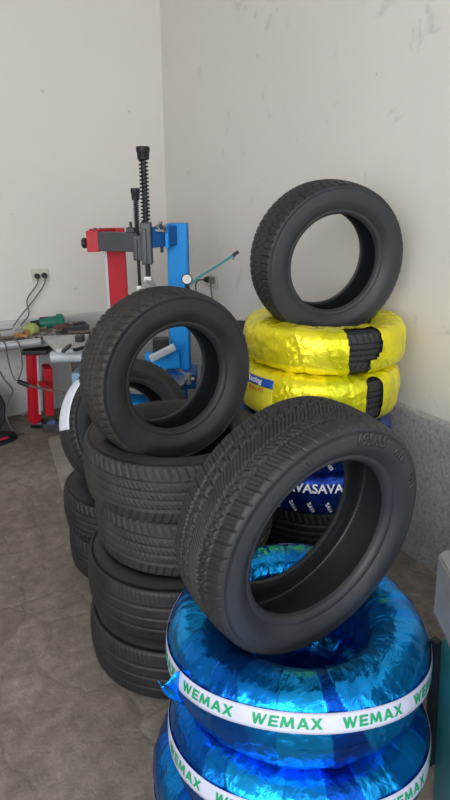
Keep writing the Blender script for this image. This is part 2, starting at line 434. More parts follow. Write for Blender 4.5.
def tyre_parts(root, ty, mats, zoff, names=('tread', 'sidewall', 'inner_liner')):
    """parts are hung so that the root sits on the lower face of the tyre (zoff above it is the middle)"""
    out = []
    for nm, me, mt in (('tread', ty.tread, mats[0]), ('sidewall', ty.side_a, mats[1]), ('sidewall', ty.side_b, mats[1]), ('inner_liner', ty.inner, mats[2])):
        o = bpy.data.objects.new(nm, me); COL.objects.link(o); o.parent = root; o.location = (0, 0, zoff)
        if not me.materials: me.materials.append(mt)
        o.material_slots[0].link = 'OBJECT'; o.material_slots[0].material = mt
        out.append(o)
    return out
def place_tyre(ty, mats, c, n, spin, label, group=None, name='tyre'):
    n = Vector(n).normalized(); z = ty.pk
    root = thing(name, Vector(c) - n * z, label, 'tyre', group)
    root.rotation_euler = basis(n, spin).to_euler()
    tyre_parts(root, ty, mats, z)
    return root
NEW = (M['rub_new'], M['rub_side'], M['rub_in']); DUST = (M['rub_dust'], M['rub_dust'], M['rub_in']); WORN = (M['rub_worn'], M['rub_worn'], M['rub_in'])

# ------------------------------------------------------------------ room shell
XR, YB, ZT = 1.90, 4.44, 3.6
XL, YF = -4.6, -2.6
def shell(name, c, size, mat):
    o = obj(name, B(c, size), mat); return struct(o)
shell('floor', ((XL + XR) / 2, (YF + YB) / 2, -0.05), (XR - XL + 0.4, YB - YF + 0.4, 0.1), M['floor'])
shell('wall_back', ((XL + XR) / 2, YB + 0.1, ZT / 2), (XR - XL, 0.2, ZT), M['wall'])
shell('wall_right', (XR + 0.1, (YF + YB) / 2, ZT / 2), (0.2, YB - YF, ZT), M['wall_r'])
shell('wall_left', (XL - 0.1, 2.6, ZT / 2), (0.2, 3.6, ZT), M['wall'])
shell('ceiling', ((XL + XR) / 2, 1.6, ZT + 0.06), (XR - XL + 0.4, 5.8, 0.12), M['ceil'])
def dado(name, a, b_, nrm, h, t, mk):
    """slightly uneven cement band standing proud of the wall"""
    bm = bmesh.new(); a = Vector(a); b_ = Vector(b_); n = 60; nrm = Vector(nrm)
    rows = []
    for i in range(n + 1):
        p = a.lerp(b_, i / n); e = noise.noise(p * 3.1) * 0.006; th = t + noise.noise(p * 2.3 + Vector((5, 0, 0))) * 0.003
        hh_ = h + e
        rows.append([p, p + nrm * th, p + nrm * th + UP * (hh_ - 0.010), p + nrm * (th * 0.6) + UP * hh_, p + UP * (hh_ + 0.004)])
    vs_ = [[bm.verts.new(q) for q in r] for r in rows]
    for r, s_ in zip(vs_, vs_[1:]):
        for j in range(4): bm.faces.new((r[j], s_[j], s_[j + 1], r[j + 1]))
    return struct(obj(name, bm, M[mk]))
dado('trim_1', (XR, YF, 0), (XR, YB, 0), (-1, 0, 0), 0.69, 0.022, 'cement')
dado('trim_2', (XL, YB, 0), (XR, YB, 0), (0, -1, 0), 0.705, 0.022, 'cement_pale')

# ------------------------------------------------------------------ foil-wrapped tyres
class Wrap:
    def __init__(s, R, w_, rh, seed, pw=2.5, pleats=24, amp=0.0035, nu=300, nv=84, thick=0.0, crk=0.0045, wrk=0.0011):
        s.R, s.w, s.rh, s.pw = R, w_, rh, pw
        rnd = random.Random(seed)
        cuts = sorted((2 * pi * (k + rnd.uniform(-0.3, 0.3)) / pleats) % (2 * pi) for k in range(pleats))
        so = Vector((seed * 3.7, seed * 1.3, 0)); sl = [rnd.uniform(-0.10, 0.10) for _ in range(pleats)]
        am = [rnd.uniform(0.4, 1.0) for _ in range(pleats)]
        rows = []; s.layer = []; tone = [rnd.uniform(0, 1) for _ in range(pleats)]
        for i in range(nu):
            th = 2 * pi * i / nu; row = []
            for j in range(nv + 1):
                ph = 2 * pi * j / nv
                p, nr = s.pt(th, ph)
                t2 = (th + 0.12 * sin(ph)) % (2 * pi); k = 0
                for q, c_ in enumerate(cuts):
                    if t2 >= c_ + sl[q] * sin(ph): k = q
                c0 = cuts[k]; c1 = cuts[(k + 1) % pleats] + (2 * pi if k == pleats - 1 else 0)
                f = min(1.0, max(0.0, (t2 - c0) / (c1 - c0)))
                d = amp * am[k] * (1 - f) ** 1.5
                v1 = noise.voronoi(p * 11 + so)[0]; d += crk * 0.7 * (min(v1[1] - v1[0], 0.5) - 0.2); s.layer.append(tone[k])
                d += crk * noise.fractal(p * 19 + so, 0.9, 2.1, 4) * 0.45
                q_ = Vector((cos(th) * R * 46, sin(th) * R * 46, ph * 1.1 + seed * 9))
                d += wrk * (noise.noise(q_) + 0.6 * abs(noise.noise(q_ * 1.9 + so)))
                row.append(p + nr * d)
            rows.append(row)
        s.rows = rows; s.nu, s.nv = nu, nv
    def pt(s, th, ph, off=0.0):
        rc, a = (s.R + s.rh) / 2, (s.R - s.rh) / 2; h = s.w / 2; e = 2 / s.pw
        c_, q = cos(ph), sin(ph)
        r = rc + a * math.copysign(abs(c_) ** e, c_); z = h * math.copysign(abs(q) ** e, q)
        nr_ = math.copysign(abs(c_) ** (2 - e), c_) / a; nz = math.copysign(abs(q) ** (2 - e), q) / h
        l = sqrt(nr_ * nr_ + nz * nz); nr_ /= l; nz /= l
        n = Vector((nr_ * cos(th), nr_ * sin(th), nz)); p = Vector((r * cos(th), r * sin(th), z))
        return p + n * off, n
    def mesh(s, skip=None):
        me = grid_mesh('film_wrap', s.rows, True, skip)
        me.attributes.new('layer', 'FLOAT', 'POINT').data.foreach_set('value', s.layer); return me
def wrap_part(root, wr, mat, skip=None, name='film_wrap'):
    o = bpy.data.objects.new(name, wr.mesh(skip)); COL.objects.link(o); o.parent = root; o.location = (0, 0, wr.w / 2)
    o.data.materials.append(mat); return o
def sag(th, a): return a * sin((th + radians(120)) * 1.0) ** 2
def band_part(root, name, wr, mat, th0, th1, ph0, ph1, off, n=160, m_=6, wob=0.0, sg=0.0):
    rows = []
    for i in range(n + 1):
        th = th0 + (th1 - th0) * i / n; dz = wob * noise.noise(Vector((th * 2, wr.w * 9, 0)))
        rows.append([wr.pt(th, ph0 + (ph1 - ph0) * j / m_ + dz - sag(th, sg), off)[0] for j in range(m_ + 1)])
    me = grid_mesh(name, rows, False); me.materials.append(mat)
    o = bpy.data.objects.new(name, me); COL.objects.link(o); o.parent = root; o.location = (0, 0, wr.w / 2)
    sd = o.modifiers.new('sheet', 'SOLIDIFY'); sd.thickness = 0.0006
    return o
def quad(pts, nx=3, ny=3):
    a, b_, c_, d = [Vector((x, y)) for x, y in pts]; g_ = []
    for i in range(nx + 1):
        for j in range(ny + 1):
            u, v_ = i / nx, j / ny
            g_.append(a * (1 - u) * (1 - v_) + b_ * u * (1 - v_) + c_ * u * v_ + d * (1 - u) * v_)
    f_ = [(i * (ny + 1) + j, (i + 1) * (ny + 1) + j, (i + 1) * (ny + 1) + j + 1, i * (ny + 1) + j + 1) for i in range(nx) for j in range(ny)]
    return g_, f_
def slant(x0, y0, x1, y1, t): return [(x0, y0), (x0 + t, y0), (x1 + t, y1), (x1, y1)]
GLYPH = {'W': (1.35, [slant(0, 1, 0.22, 0, 0.24), slant(0.22, 0, 0.50, 1, 0.22), slant(0.50, 1, 0.72, 0, 0.22), slant(0.72, 0, 1.10, 1, 0.22)]),
         'E': (0.92, [slant(0, 0, 0.10, 1, 0.25), [(0.1, 0), (0.82, 0), (0.84, 0.2), (0.1, 0.2)], [(0.1, 0.40), (0.78, 0.40), (0.80, 0.59), (0.1, 0.59)], [(0.1, 0.8), (0.88, 0.8), (0.90, 1.0), (0.1, 1.0)]]),
         'M': (1.32, [slant(0, 0, 0.16, 1, 0.23), slant(0.16, 1, 0.46, 0.10, 0.24), slant(0.46, 0.10, 0.86, 1, 0.24), slant(0.96, 0, 0.86, 1, 0.25)]),
         'A': (1.08, [slant(0, 0, 0.40, 1, 0.24), slant(0.78, 0, 0.40, 1, 0.26), [(0.26, 0.2), (0.82, 0.2), (0.78, 0.38), (0.3, 0.38)]]),
         'X': (1.10, [slant(0, 0, 0.72, 1, 0.28), slant(0.72, 0, 0.02, 1, 0.28)])}
def word_flat(word, gap=0.06):
    vs_, fs = [], []; x = 0.0
    for ch in word:
        adv, sts = GLYPH[ch]
        for st in sts:
            g_, f_ = quad(st); o_ = len(vs_); vs_ += [Vector((v_.x + x, v_.y)) for v_ in g_]; fs += [tuple(o_ + k for k in f) for f in f_]
        x += adv + gap
    W_ = x - gap
    return [Vector((v_.x / W_, v_.y)) for v_ in vs_], fs
def word_on_wrap(root, wr, word, thc, span, ph0, ph1, off, mat, name, sg=0.0):
    vs_, fs = word_flat(word)
    pts = [wr.pt(thc + (v_.x - 0.5) * span, ph0 + (ph1 - ph0) * v_.y - sag(thc + (v_.x - 0.5) * span, sg), off)[0] for v_ in vs_]
    me = bpy.data.meshes.new(name); me.from_pydata([tuple(p) for p in pts], [], fs); me.materials.append(mat)
    o = bpy.data.objects.new(name, me); COL.objects.link(o); o.parent = root
    return o
def text_on_wrap(root, wr, s, thc, phc, size, off, mat, name, bold=0.0, ang=0.0, lw=None, zoff=True):
    bm = text_bm(s, size, bold); R_ = wr.R; h = wr.w / 2
    bmesh.ops.subdivide_edges(bm, edges=[e for e in bm.edges if e.calc_length() > size * 0.3], cuts=2, use_grid_fill=True)
    for v_ in bm.verts:
        x, y = v_.co.x, v_.co.y; x, y = x * cos(ang) - y * sin(ang), x * sin(ang) + y * cos(ang)
        v_.co = wr.pt(thc + x / R_, phc + y / h, off)[0]
    me = bpy.data.meshes.new(name); bm.to_mesh(me); bm.free(); me.materials.append(mat)
    o = bpy.data.objects.new(name, me); COL.objects.link(o); o.parent = root
    if zoff: o.location = (0, 0, wr.w / 2)
    return o

def blue_tyre(c, seed, label, pl, words, spin_w, flap=None, tape=True):
    wr = Wrap(0.327, 0.205, 0.165, seed, 2.35, pl, 0.0032, 560, 110)
    root = thing('wrapped_tyre', (c[0], c[1], c[2] - wr.w / 2), label, 'wrapped tyre', 'tyres wrapped in blue film')
    wrap_part(root, wr, M['foil_blue'])
    if tape:
        dn = radians(30 if seed == 3 else 0)
        A0, A1, SG = radians(21), radians(46), radians(31)
        A0 -= dn; A1 -= dn
        tp = band_part(root, 'tape', wr, M['tape'], 0, 2 * pi, A0, A1, 0.0058, 220, 6, 0.02, SG)
        for k in range(words):
            o = word_on_wrap(tp, wr, 'WEMAX', radians(spin_w + 33.6 * k), radians(26.5), A0 + 0.24 * (A1 - A0), A0 + 0.76 * (A1 - A0), 0.0072, M['ink_green'], 'lettering', SG)
    return root, wr
CB = (0.757, 1.012)
b1, wr1 = blue_tyre((CB[0], CB[1], 0.5075), 1, 'blue foil-wrapped tyre topmost in the front stack, the upright tyre standing in it', 25, 10, -162 - 67.2)
b2, wr2 = blue_tyre((0.735, 0.965, 0.3025), 2, 'blue foil-wrapped tyre second from the top of the front stack', 22, 10, -178 - 67.2)
b3, wr3 = blue_tyre((0.708, 1.03, 0.1005), 3, 'lowest blue foil-wrapped tyre of the front stack, sticking out at the left', 26, 10, -150)
# torn flap of film
rows = []
for i in range(9):
    u = i / 8; row = []
    for j in range(7):
        v_ = j / 6 - 0.5; k_ = (1 - u) ** 0.9
        p0, n0 = wr1.pt(radians(181), radians(-4) + v_ * 1.0 * k_ + 0.22 * u, 0.003)
        row.append(p0 + Vector((-0.050 * u, -0.012 * u * sin(v_ * 5), 0.012 * u + 0.004 * sin(u * 7 + 2 * j))))
    rows.append(row)
me = grid_mesh('film_flap', rows, False); me.attributes.new('layer', 'FLOAT', 'POINT').data.foreach_set('value', [1.0] * len(me.vertices)); fo = link('film_flap', me, M['foil_blue'], b1); fo.location = (0, 0, wr1.w / 2)
fo.modifiers.new('sheet', 'SOLIDIFY').thickness = 0.0008
tag(fo, 'loose pointed flap of blue film')

# ------------------------------------------------------------------ upright tyre in front
tyA = Tyre(0.305, 0.200, 0.203, tread_touring, nu=1400, nv=120, depth=0.0075)
nA = Vector((0.091, -0.992, -0.089))
t1 = place_tyre(tyA, NEW, (0.757, 1.010, 0.842), nA, 0.3, 'new upright tyre with zigzag tread standing on the topmost blue wrapped tyre')
def side_text(root, ty, s, ang, rmid, size, bold, name, mat, spin, flipdir=False, squash=1.0):
    bm = text_bm(s, size, bold)
    bmesh.ops.subdivide_edges(bm, edges=[e for e in bm.edges if e.calc_length() > size * 0.35], cuts=1, use_grid_fill=True)
    ret = bmesh.ops.extrude_face_region(bm, geom=list(bm.faces)); top = {v_ for v_ in ret['geom'] if isinstance(v_, bmesh.types.BMVert)}
    for v_ in bm.verts:
        t = ang - v_.co.x / rmid; r = rmid + v_.co.y * squash
        v_.co = Vector((r * cos(t - spin), r * sin(t - spin), ty.side_pt(r, 1, 0.0022 if v_ in top else -0.0008) + ty.pk))
    return obj(name, bm, mat, root, world=False)
for s_, a_, sz in (('195/55', 72, 0.037), ('R16', 46, 0.033), ('91V', 22, 0.026), ('XL', 113, 0.024), ('TUBELESS', -75, 0.016), ('WEMAX', 178, 0.030), ('RADIAL', -125, 0.024), ('MAX', -100, 0.022)):
    if s_ in ('TUBELESS', 'WEMAX', 'RADIAL', 'MAX'): continue
    side_text(t1, tyA, s_, radians(a_), 0.266, sz, 0.0012, 'raised_lettering', M['rub_side'], 0.3)

# ------------------------------------------------------------------ used stack beside it, tyre leaning on top
tyU = Tyre(0.312, 0.200, 0.195, tread_rib, nu=620, nv=58)
tyW = Tyre(0.318, 0.222, 0.195, tread_worn, nu=480, nv=52, depth=0.0045, twf=0.72)
tyB = Tyre(0.280, 0.170, 0.166, tread_rib, nu=620, nv=52, depth=0.0055)
place_tyre(tyW, WORN, (0.722, 1.690, 0.111), (0, 0, 1), 0.2, 'bald black tyre on the floor, lowest of the used stack behind the blue tyres')
place_tyre(tyW, WORN, (0.732, 1.700, 0.333), (0, 0, 1), 1.7, 'bald black tyre second from the floor in the used stack')
place_tyre(tyU, DUST, (0.775, 1.722, 0.545), (0, 0, 1), 0.9, 'dusty grey ribbed tyre second from the top of the used stack')
place_tyre(tyU, DUST, (0.750, 1.725, 0.7405), (0, 0, 1), 2.2, 'dusty grey ribbed tyre on top of the used stack, under the leaning tyre')
t2 = place_tyre(tyB, (M['rub_dust'], M['rub_worn'], M['rub_in']), (0.722, 1.712, 1.032), (0.115, -0.993, -0.005), 0.0, 'used tyre standing upright on the dusty stack in the middle')

# ------------------------------------------------------------------ second used stack behind
tyS = Tyre(0.308, 0.190, 0.185, tread_rib, nu=520, nv=50)
place_tyre(tyS, WORN, (0.800, 2.316, 0.095), (0, 0, 1), 0.5, 'black tyre on the floor in the rear left pair, under another')
place_tyre(tyS, WORN, (0.792, 2.322, 0.285), (0, 0, 1), 1.1, 'black tyre laid on the rear left floor tyre, carrying the labelled tyre')
tyC = Tyre(0.290, 0.175, 0.180, tread_rib, nu=520, nv=50)
nC = Vector((0.16, -0.91, 0.38)).normalized()
t3 = place_tyre(tyC, NEW, (0.785, 2.330, 0.627), nC, 0.0, 'black tyre leaning back on the rear left pair, white paper label on its tread')

# ------------------------------------------------------------------ yellow wrapped stack
CY1 = (1.520, 1.945)
tyY = Tyre(0.319, 0.150, 0.190, tread_rib, nu=560, nv=48)
def yellow_tyre(c, seed, label, gap, wd):
    wr = Wrap(0.328, wd, 0.188, seed, 3.2, 18, 0.003, 480, 96, 0, 0.007, 0.0016)
    root = thing('wrapped_tyre', (c[0], c[1], c[2] - wr.w / 2), label, 'wrapped tyre', 'tyres wrapped in yellow film')
    nu, nv = wr.nu, wr.nv
    def skip(i, j):
        th = 360.0 * (i + 0.5) / nu; ph = 360.0 * (j + 0.5) / nv; ph = ph - 360 if ph > 180 else ph
        return gap(((th + 180) % 360) - 180, ph)
    wrap_part(root, wr, M['foil_yellow'], skip)
    tyre_parts(root, tyY, NEW, wr.w / 2)
    return root, wr
def gap1(th, ph):
    e = 1.2 * noise.noise(Vector((ph * 0.05, 3, 1)))
    rr = -86.5 + e - (8.5 if ph < -8 else 4.5 * max(0, 1 - (ph + 8) / 10) if ph < 2 else 0)
    return -111 + e * 0.5 - 0.03 * ph < th < rr and -100 < ph < 88
def gap2(th, ph): return ((th + 86) / 7.5) ** 2 + (ph / 72.0) ** 4 < 1
y1, wy1 = yellow_tyre((CY1[0], CY1[1], 1.023), 4, 'yellow foil-wrapped tyre topmost by the right wall, a bare tyre standing in it', gap1, 0.172)
y2, wy2 = yellow_tyre((1.475, 1.912, 0.845), 5, 'yellow foil-wrapped tyre second from the top, with a blue-headed label', gap2, 0.184)
# label on the second yellow tyre
PL = {'a0': -188.0, 'a1': -157.0}
lb = band_part(y2, 'label', wy2, M['label_yellow'], radians(PL['a0']), radians(PL['a1']), radians(-35), radians(46), 0.0050, 24, 16)
tag(lb, 'printed label with blue header')
hb = band_part(lb, 'label_header', wy2, M['label_blue'], radians(PL['a0']), radians(PL['a1']), radians(17), radians(42), 0.0058, 24, 6); hb.location = (0, 0, 0)
text_on_wrap(lb, wy2, 'Racing', radians(-174.5), radians(30), 0.034, 0.0070, M['ink_white'], 'lettering', 0.0012, zoff=False)
text_on_wrap(lb, wy2, 'R18 x W7', radians(-171.5), radians(9), 0.019, 0.0070, M['ink_red'], 'lettering', 0.0005, zoff=False)
# navy printed tyre and the bare tyres below
wn = Wrap(0.325, 0.180, 0.172, 6, 2.8, 20, 0.003, 260, 72)
def navy(c, label):
    root = thing('wrapped_tyre', (c[0], c[1], c[2] - 0.09), label, 'wrapped tyre', 'tyres wrapped in navy printed film')
    wrap_part(root, wn, M['foil_navy'])
    for k in range(9):
        th = radians(-150 + 12 * k)
        text_on_wrap(root, wn, 'SAVA', th, radians(-18), 0.020, 0.0062, M['ink_white'], 'lettering', 0.0006, radians(-62))
    text_on_wrap(root, wn, 'AVASAVASAVASAVA', radians(-103), radians(20), 0.050, 0.0062, M['ink_white'], 'lettering', 0.0012)
    return root
navy((1.440, 1.890, 0.661), 'navy foil-wrapped tyre directly under the yellow ones')
navy((1.45, 1.89, 0.481), 'navy foil-wrapped tyre printed with white letters, seen through the front tyre')
tyK = Tyre(0.312, 0.194, 0.190, tread_rib, nu=420, nv=44)
place_tyre(tyK, WORN, (1.480, 1.905, 0.2925), (0, 0, 1), 0.4, 'bare black tyre under the navy wrapped tyres by the wall')
place_tyre(tyK, WORN, (1.490, 1.915, 0.0975), (0, 0, 1), 1.4, 'bare black tyre on the floor, bottom of the stack by the wall')
tyD = Tyre(0.300, 0.190, 0.183, tread_block, nu=620, nv=56)
t7 = place_tyre(tyD, NEW, (1.500, 1.925, 1.330), (-0.166, -0.982, -0.087), 0.0, 'black upright tyre standing on the yellow wrapped stack against the white wall')
# tyre glimpsed through the middle tyre
tyE = Tyre(0.295, 0.185, 0.183, tread_block, nu=560, nv=50)
place_tyre(tyS, WORN, (1.580, 2.655, 0.095), (0, 0, 1), 0.1, 'black tyre on the floor behind the yellow stack, lowest of two')
place_tyre(tyS, WORN, (1.580, 2.67, 0.285), (0, 0, 1), 2.1, 'black tyre laid second on the floor tyre behind the yellow stack')
place_tyre(tyE, NEW, (1.560, 2.70, 0.640), (0.55, -0.83, 0.05), 0.0, 'deep-treaded tyre seen through the middle tyre, beside the blue machine')

# paper label stuck on the tread of the leaning tyre
def tread_label(root, ty, th0, th1, v0, v1, mat, name):
    rows = []
    for i in range(19):
        th = th0 + (th1 - th0) * i / 18
        rows.append([Vector(((ty.R + 0.002 - 0.007 * (abs(v_) / (ty.tw / 2)) ** 2.2) * cos(th), (ty.R + 0.002 - 0.007 * (abs(v_) / (ty.tw / 2)) ** 2.2) * sin(th), v_ + ty.pk)) for v_ in [v0 + (v1 - v0) * j / 6 for j in range(7)]])
    o = link(name, grid_mesh(name, rows, False), mat, root); o.modifiers.new('sheet', 'SOLIDIFY').thickness = 0.0008
    return o
tag(tread_label(t3, tyC, radians(126), radians(171), -0.052, 0.058, M['paper'], 'paper_label'), 'white paper label')

# ------------------------------------------------------------------ tyre changers
RH = -YAW
def spring(bm, a, b_, r, turns, wr_):
    a = Vector(a); b_ = Vector(b_); x, y, z = frame_at(b_ - a); n = turns * 14
    tube(bm, [a.lerp(b_, i / n) + (x * cos(2 * pi * i / 14) + y * sin(2 * pi * i / 14)) * r for i in range(n + 1)], wr_, 5, 1, False)
def tool_head(root, shaft, ztop, zspr, zcap_r, r, zh0, zh1, hw, hd, zrod, pre, rz):
    x, y = shaft
    obj('hex_shaft', CY((x, y, zrod), (x, y, ztop - 0.01), r * 0.62, None, 6), M['black_steel'], root)
    bm = bmesh.new(); spring(bm, (x, y, zh1), (x, y, ztop - 0.055), r, 17, r * 0.17); obj('spring', bm, M['black_steel'], root, True)
    bm = bmesh.new(); lathe(bm, [(zcap_r * 0.7, 0), (zcap_r * 0.86, 0.004), (zcap_r * 0.9, 0.035), (zcap_r, 0.040), (zcap_r, 0.058), (zcap_r * 0.93, 0.064)], (x, y, ztop - 0.064), UP, 24)
    obj('cap', bm, M['black_plastic'], root, True, angle=40)
    bm = bmesh.new(); bx(bm, (x, y, (zh0 + zh1) / 2), (hw, hd, zh1 - zh0), rz, 0.006)
    f = Vector((sin(-rz) * -1, -cos(rz), 0))
    bx(bm, Vector((x, y, zh0 + (zh1 - zh0) * 0.45)) + Matrix.Rotation(rz, 3, 'Z') @ Vector((-hw * 0.12, -hd / 2 - 0.004, 0)), (hw * 0.34, 0.012, (zh1 - zh0) * 0.8), rz, 0.003)
    obj('slide_housing', bm, M['gun'], root)

# --- blue one
pc = P(179.5, 300, 3.50)
blue = thing('tyre_changer', (1.19, 3.09, 0), 'blue tyre changer with a tall spring-topped shaft beside the right wall', 'tyre changer', 'tyre changers in the corner')
ZC = P(180, 223.5, 3.47).z
crz = RH - radians(4)
obj('column', B((pc.x, pc.y, (0.50 + ZC) / 2), (0.112, 0.10, ZC - 0.50), crz, 0.004), M['blue'], blue)
bm = bmesh.new(); bx(bm, (1.19, 3.09, 0.28), (0.40, 0.46, 0.44), RH, 0.012)
obj('cabinet', bm, M['blue'], blue)
obj('plinth', B((1.19, 3.09, 0.03), (0.36, 0.42, 0.06), RH, 0.004), M['black_steel'], blue)
obj('column_bracket', B((pc.x - 0.02, pc.y - 0.05, 0.53), (0.18, 0.22, 0.09), RH, 0.006), M['blue_dark'], blue)
bm = bmesh.new(); lathe(bm, [(0.19, 0), (0.20, 0.006), (0.20, 0.022), (0.19, 0.028), (0.03, 0.030)], (1.18, 3.06, 0.545), UP, 40)
obj('turntable', bm, M['steel'], blue, True, angle=35)
obj('turntable_shaft', CY((1.18, 3.06, 0.495), (1.18, 3.06, 0.55), 0.06), M['black_steel'], blue)
s1 = P(149, 245, 3.30)
arm_z0, arm_z1 = P(160, 246, 3.4).z, P(160, 226, 3.4).z
ca = Vector((pc.x, pc.y, 0)) - RT * 0.02 - HD * 0.03
bm = bmesh.new(); az_ = (arm_z0 + arm_z1) / 2; bar(bm, (s1.x, s1.y, az_), (ca.x, ca.y, az_), 0.055, arm_z1 - arm_z0, 0.005)
obj('swing_arm', bm, M['blue_dark'], blue)
pp = P(168, 236, 3.40)
bm = bmesh.new(); bx(bm, (pp.x, pp.y, az_), (0.018, 0.095, arm_z1 - arm_z0 + 0.02), crz, 0.003)
obj('arm_flange', bm, M['blue'], blue)
zt1, zh1, zh0 = P(143, 146.5, 3.30).z, P(147, 222, 3.30).z, P(147, 264, 3.30).z
sx = P(146, 200, 3.30)
tool_head(blue, (s1.x - 0.012, s1.y), zt1, 0, 0.035, 0.022, zh0, zh1, 0.056, 0.066, P(148, 281, 3.3).z, '', RH)
mh = P(148, 280, 3.30)
bm = bmesh.new(); bx(bm, (mh.x, mh.y, mh.z + 0.006), (0.045, 0.045, 0.03), RH, 0.006); bar(bm, (mh.x, mh.y, mh.z - 0.005), P(154, 291, 3.22), 0.045, 0.032, 0.008); bar(bm, (mh.x, mh.y, mh.z - 0.01), P(143, 291, 3.25), 0.035, 0.026, 0.008)
obj('mount_head', bm, M['alu'], blue)
bm = bmesh.new()
for px_, py_ in ((157, 226), (161, 222.5), (165, 226)): cyl(bm, P(px_, py_, 3.30), P(px_ - 1, py_ + 6, 3.34), 0.009, None, 10)
bar(bm, P(150, 230, 3.30), P(166, 231, 3.33), 0.012, 0.012, 0.002); cyl(bm, P(159, 221, 3.33), P(159, 229, 3.33), 0.006, None, 8)
obj('lock_fittings', bm, M['steel'], blue)
obj('stop_bolt', CY(P(162, 245.5, 3.36), P(162, 252.5, 3.36), 0.009, None, 10), M['black_steel'], blue)
bm = bmesh.new(); bar(bm, P(150, 359, 3.30), P(175, 346.5, 3.32), 0.03, 0.04, 0.006); obj('helper_arm', bm, M['palegrey'], blue)
bm = bmesh.new(); bx(bm, P(161, 345, 3.42), (0.09, 0.07, 0.085), RH, 0.006); obj('control_box', bm, M['black_plastic'], blue)
bm = bmesh.new(); bar(bm, P(146, 361, 3.44), P(180, 359, 3.44), 0.05, 0.10, 0.004); obj('gusset_plate', bm, M['blue'], blue)
bm = bmesh.new(); q = P(189, 379, 3.30); cyl(bm, q - UP * 0.03, q + UP * 0.035, 0.016, None, 14); cyl(bm, q - RT * 0.03, q + RT * 0.03, 0.011, None, 12); cyl(bm, q - UP * 0.02 - HD * 0.0, q - UP * 0.02 + HD * 0.03 - RT * 0.05, 0.009, None, 10)
bar(bm, q + UP * 0.005 , P(176, 368, 3.46), 0.018, 0.018); obj('air_regulator', bm, M['alu'], blue, True, angle=35)

# --- red one
red = thing('tyre_changer', (1.08, 3.70, 0), 'red tyre changer with grey arm standing in the corner behind the blue one', 'tyre changer', 'tyre changers in the corner')
rc = P(118.5, 300, 3.80)
ZR = P(118, 228.5, 3.76).z
obj('column', B((rc.x, rc.y, (0.45 + ZR) / 2), (0.120, 0.09, ZR - 0.45), RH + radians(6), 0.004), M['red'], red)
bm = bmesh.new(); q = P(108.5, 300, 3.80); bx(bm, (rc.x - 0.058 * cos(RH), rc.y - 0.058 * sin(RH), 0.85), (0.016, 0.105, 0.78), RH + radians(6), 0.003); obj('column_rail', bm, M['palegrey'], red)
obj('cabinet', B((1.08, 3.70, 0.28), (0.30, 0.32, 0.44), RH, 0.01), M['steelblue'], red)
obj('plinth', B((1.08, 3.70, 0.03), (0.27, 0.28, 0.06), RH, 0.004), M['black_steel'], red)
a0 = P(100, 241.5, 3.58); a1 = P(139, 241.5, 3.52)
zz = (P(118, 232, 3.56).z + P(118, 251, 3.56).z) / 2; hh_ = P(118, 232, 3.56).z - P(118, 251, 3.56).z
bm = bmesh.new(); bar(bm, (a0.x, a0.y, zz), (a1.x, a1.y, zz), 0.06, hh_, 0.004); obj('swing_arm', bm, M['gun'], red)
bm = bmesh.new()
c0 = P(94, 240, 3.60); bx(bm, (c0.x, c0.y, zz), (0.072, 0.085, hh_ + 0.012), RH, 0.004)
c1 = P(104, 231.5, 3.66); bar(bm, (c0.x, c0.y, zz + hh_ / 2), (rc.x, rc.y, ZR - 0.012), 0.06, 0.028, 0.004)
obj('pivot_bracket', bm, M['red_worn'], red)
bm = bmesh.new(); k0 = P(89.5, 243, 3.58)
kd = (-RT).normalized(); lathe(bm, [(0.008, 0), (0.008, 0.014), (0.026, 0.016), (0.030, 0.022), (0.030, 0.036), (0.022, 0.044)], k0, kd, 12)
obj('clamp_knob', bm, M['black_plastic'], red)
for a_, f_ in ((101, 3.66), (95, 3.6)): obj('pivot_bolt', CY(P(a_, 228, f_), P(a_, 234, f_), 0.010, None, 10), M['rust'], red)
s2 = P(139.5, 245, 3.52)
tool_head(red, (s2.x - 0.010, s2.y), P(136, 188, 3.52).z, 0, 0.026, 0.0155, P(138, 260, 3.52).z, P(138, 235, 3.52).z, 0.050, 0.066, P(139, 287, 3.52).z, '', RH)
bm = bmesh.new(); q = P(139.5, 288, 3.52); bx(bm, q, (0.036, 0.036, 0.03), RH, 0.006); bar(bm, q - UP * 0.008, P(146, 296, 3.46), 0.03, 0.024, 0.006); obj('mount_head', bm, M['alu'], red)
bm = bmesh.new(); q = P(131, 230, 3.54); bx(bm, q, (0.05, 0.05, 0.03), RH, 0.005); cyl(bm, q, q + UP * 0.045, 0.008, None, 10); obj('lock_fittings', bm, M['black_steel'], red)
# turntable plates with the clamp cylinder beneath
bm = bmesh.new()
def plate(bm, pts, z, t):
    prism(bm, [(p.x, p.y) for p in pts], z - t, z)
zt = 0.70
def atz(px, py, z):
    d = P(px, py, 1.0) - Vector((0, 0, CAMH)); return Vector((0, 0, CAMH)) + d * ((z - CAMH) / d.z)
plate(bm, [atz(43, 336, zt), atz(88, 334, zt), atz(96, 346, zt), atz(72, 349, zt), atz(56, 349, zt)], zt, 0.022)
obj('turntable', bm, M['greyplate'], red)
bm = bmesh.new(); bar(bm, atz(63, 351.5, zt + 0.01), atz(70, 345, zt + 0.01), 0.02, 0.016, 0.003)
obj('clamp_jaw', bm, M['black_steel'], red)
bm = bmesh.new(); bar(bm, atz(74, 350, zt + 0.01), atz(86, 347, zt + 0.01), 0.025, 0.018, 0.003); obj('clamp_jaw', bm, M['black_steel'], red)
bm = bmesh.new(); bx(bm, atz(80, 338, zt + 0.02), (0.05, 0.06, 0.04), RH, 0.006); obj('jaw_slide', bm, M['black_steel'], red)
q0, q1 = P(52, 357, 3.60), P(84, 356, 3.58)
obj('clamp_cylinder', CY(q0, q1, 0.036, None, 24), M['palegrey'], red, True, angle=40)
tt = P(74, 366, 3.82); obj('turntable_shaft', CY((1.02, 3.68, 0.49), (1.02, 3.68, 0.69), 0.05), M['black_steel'], red)

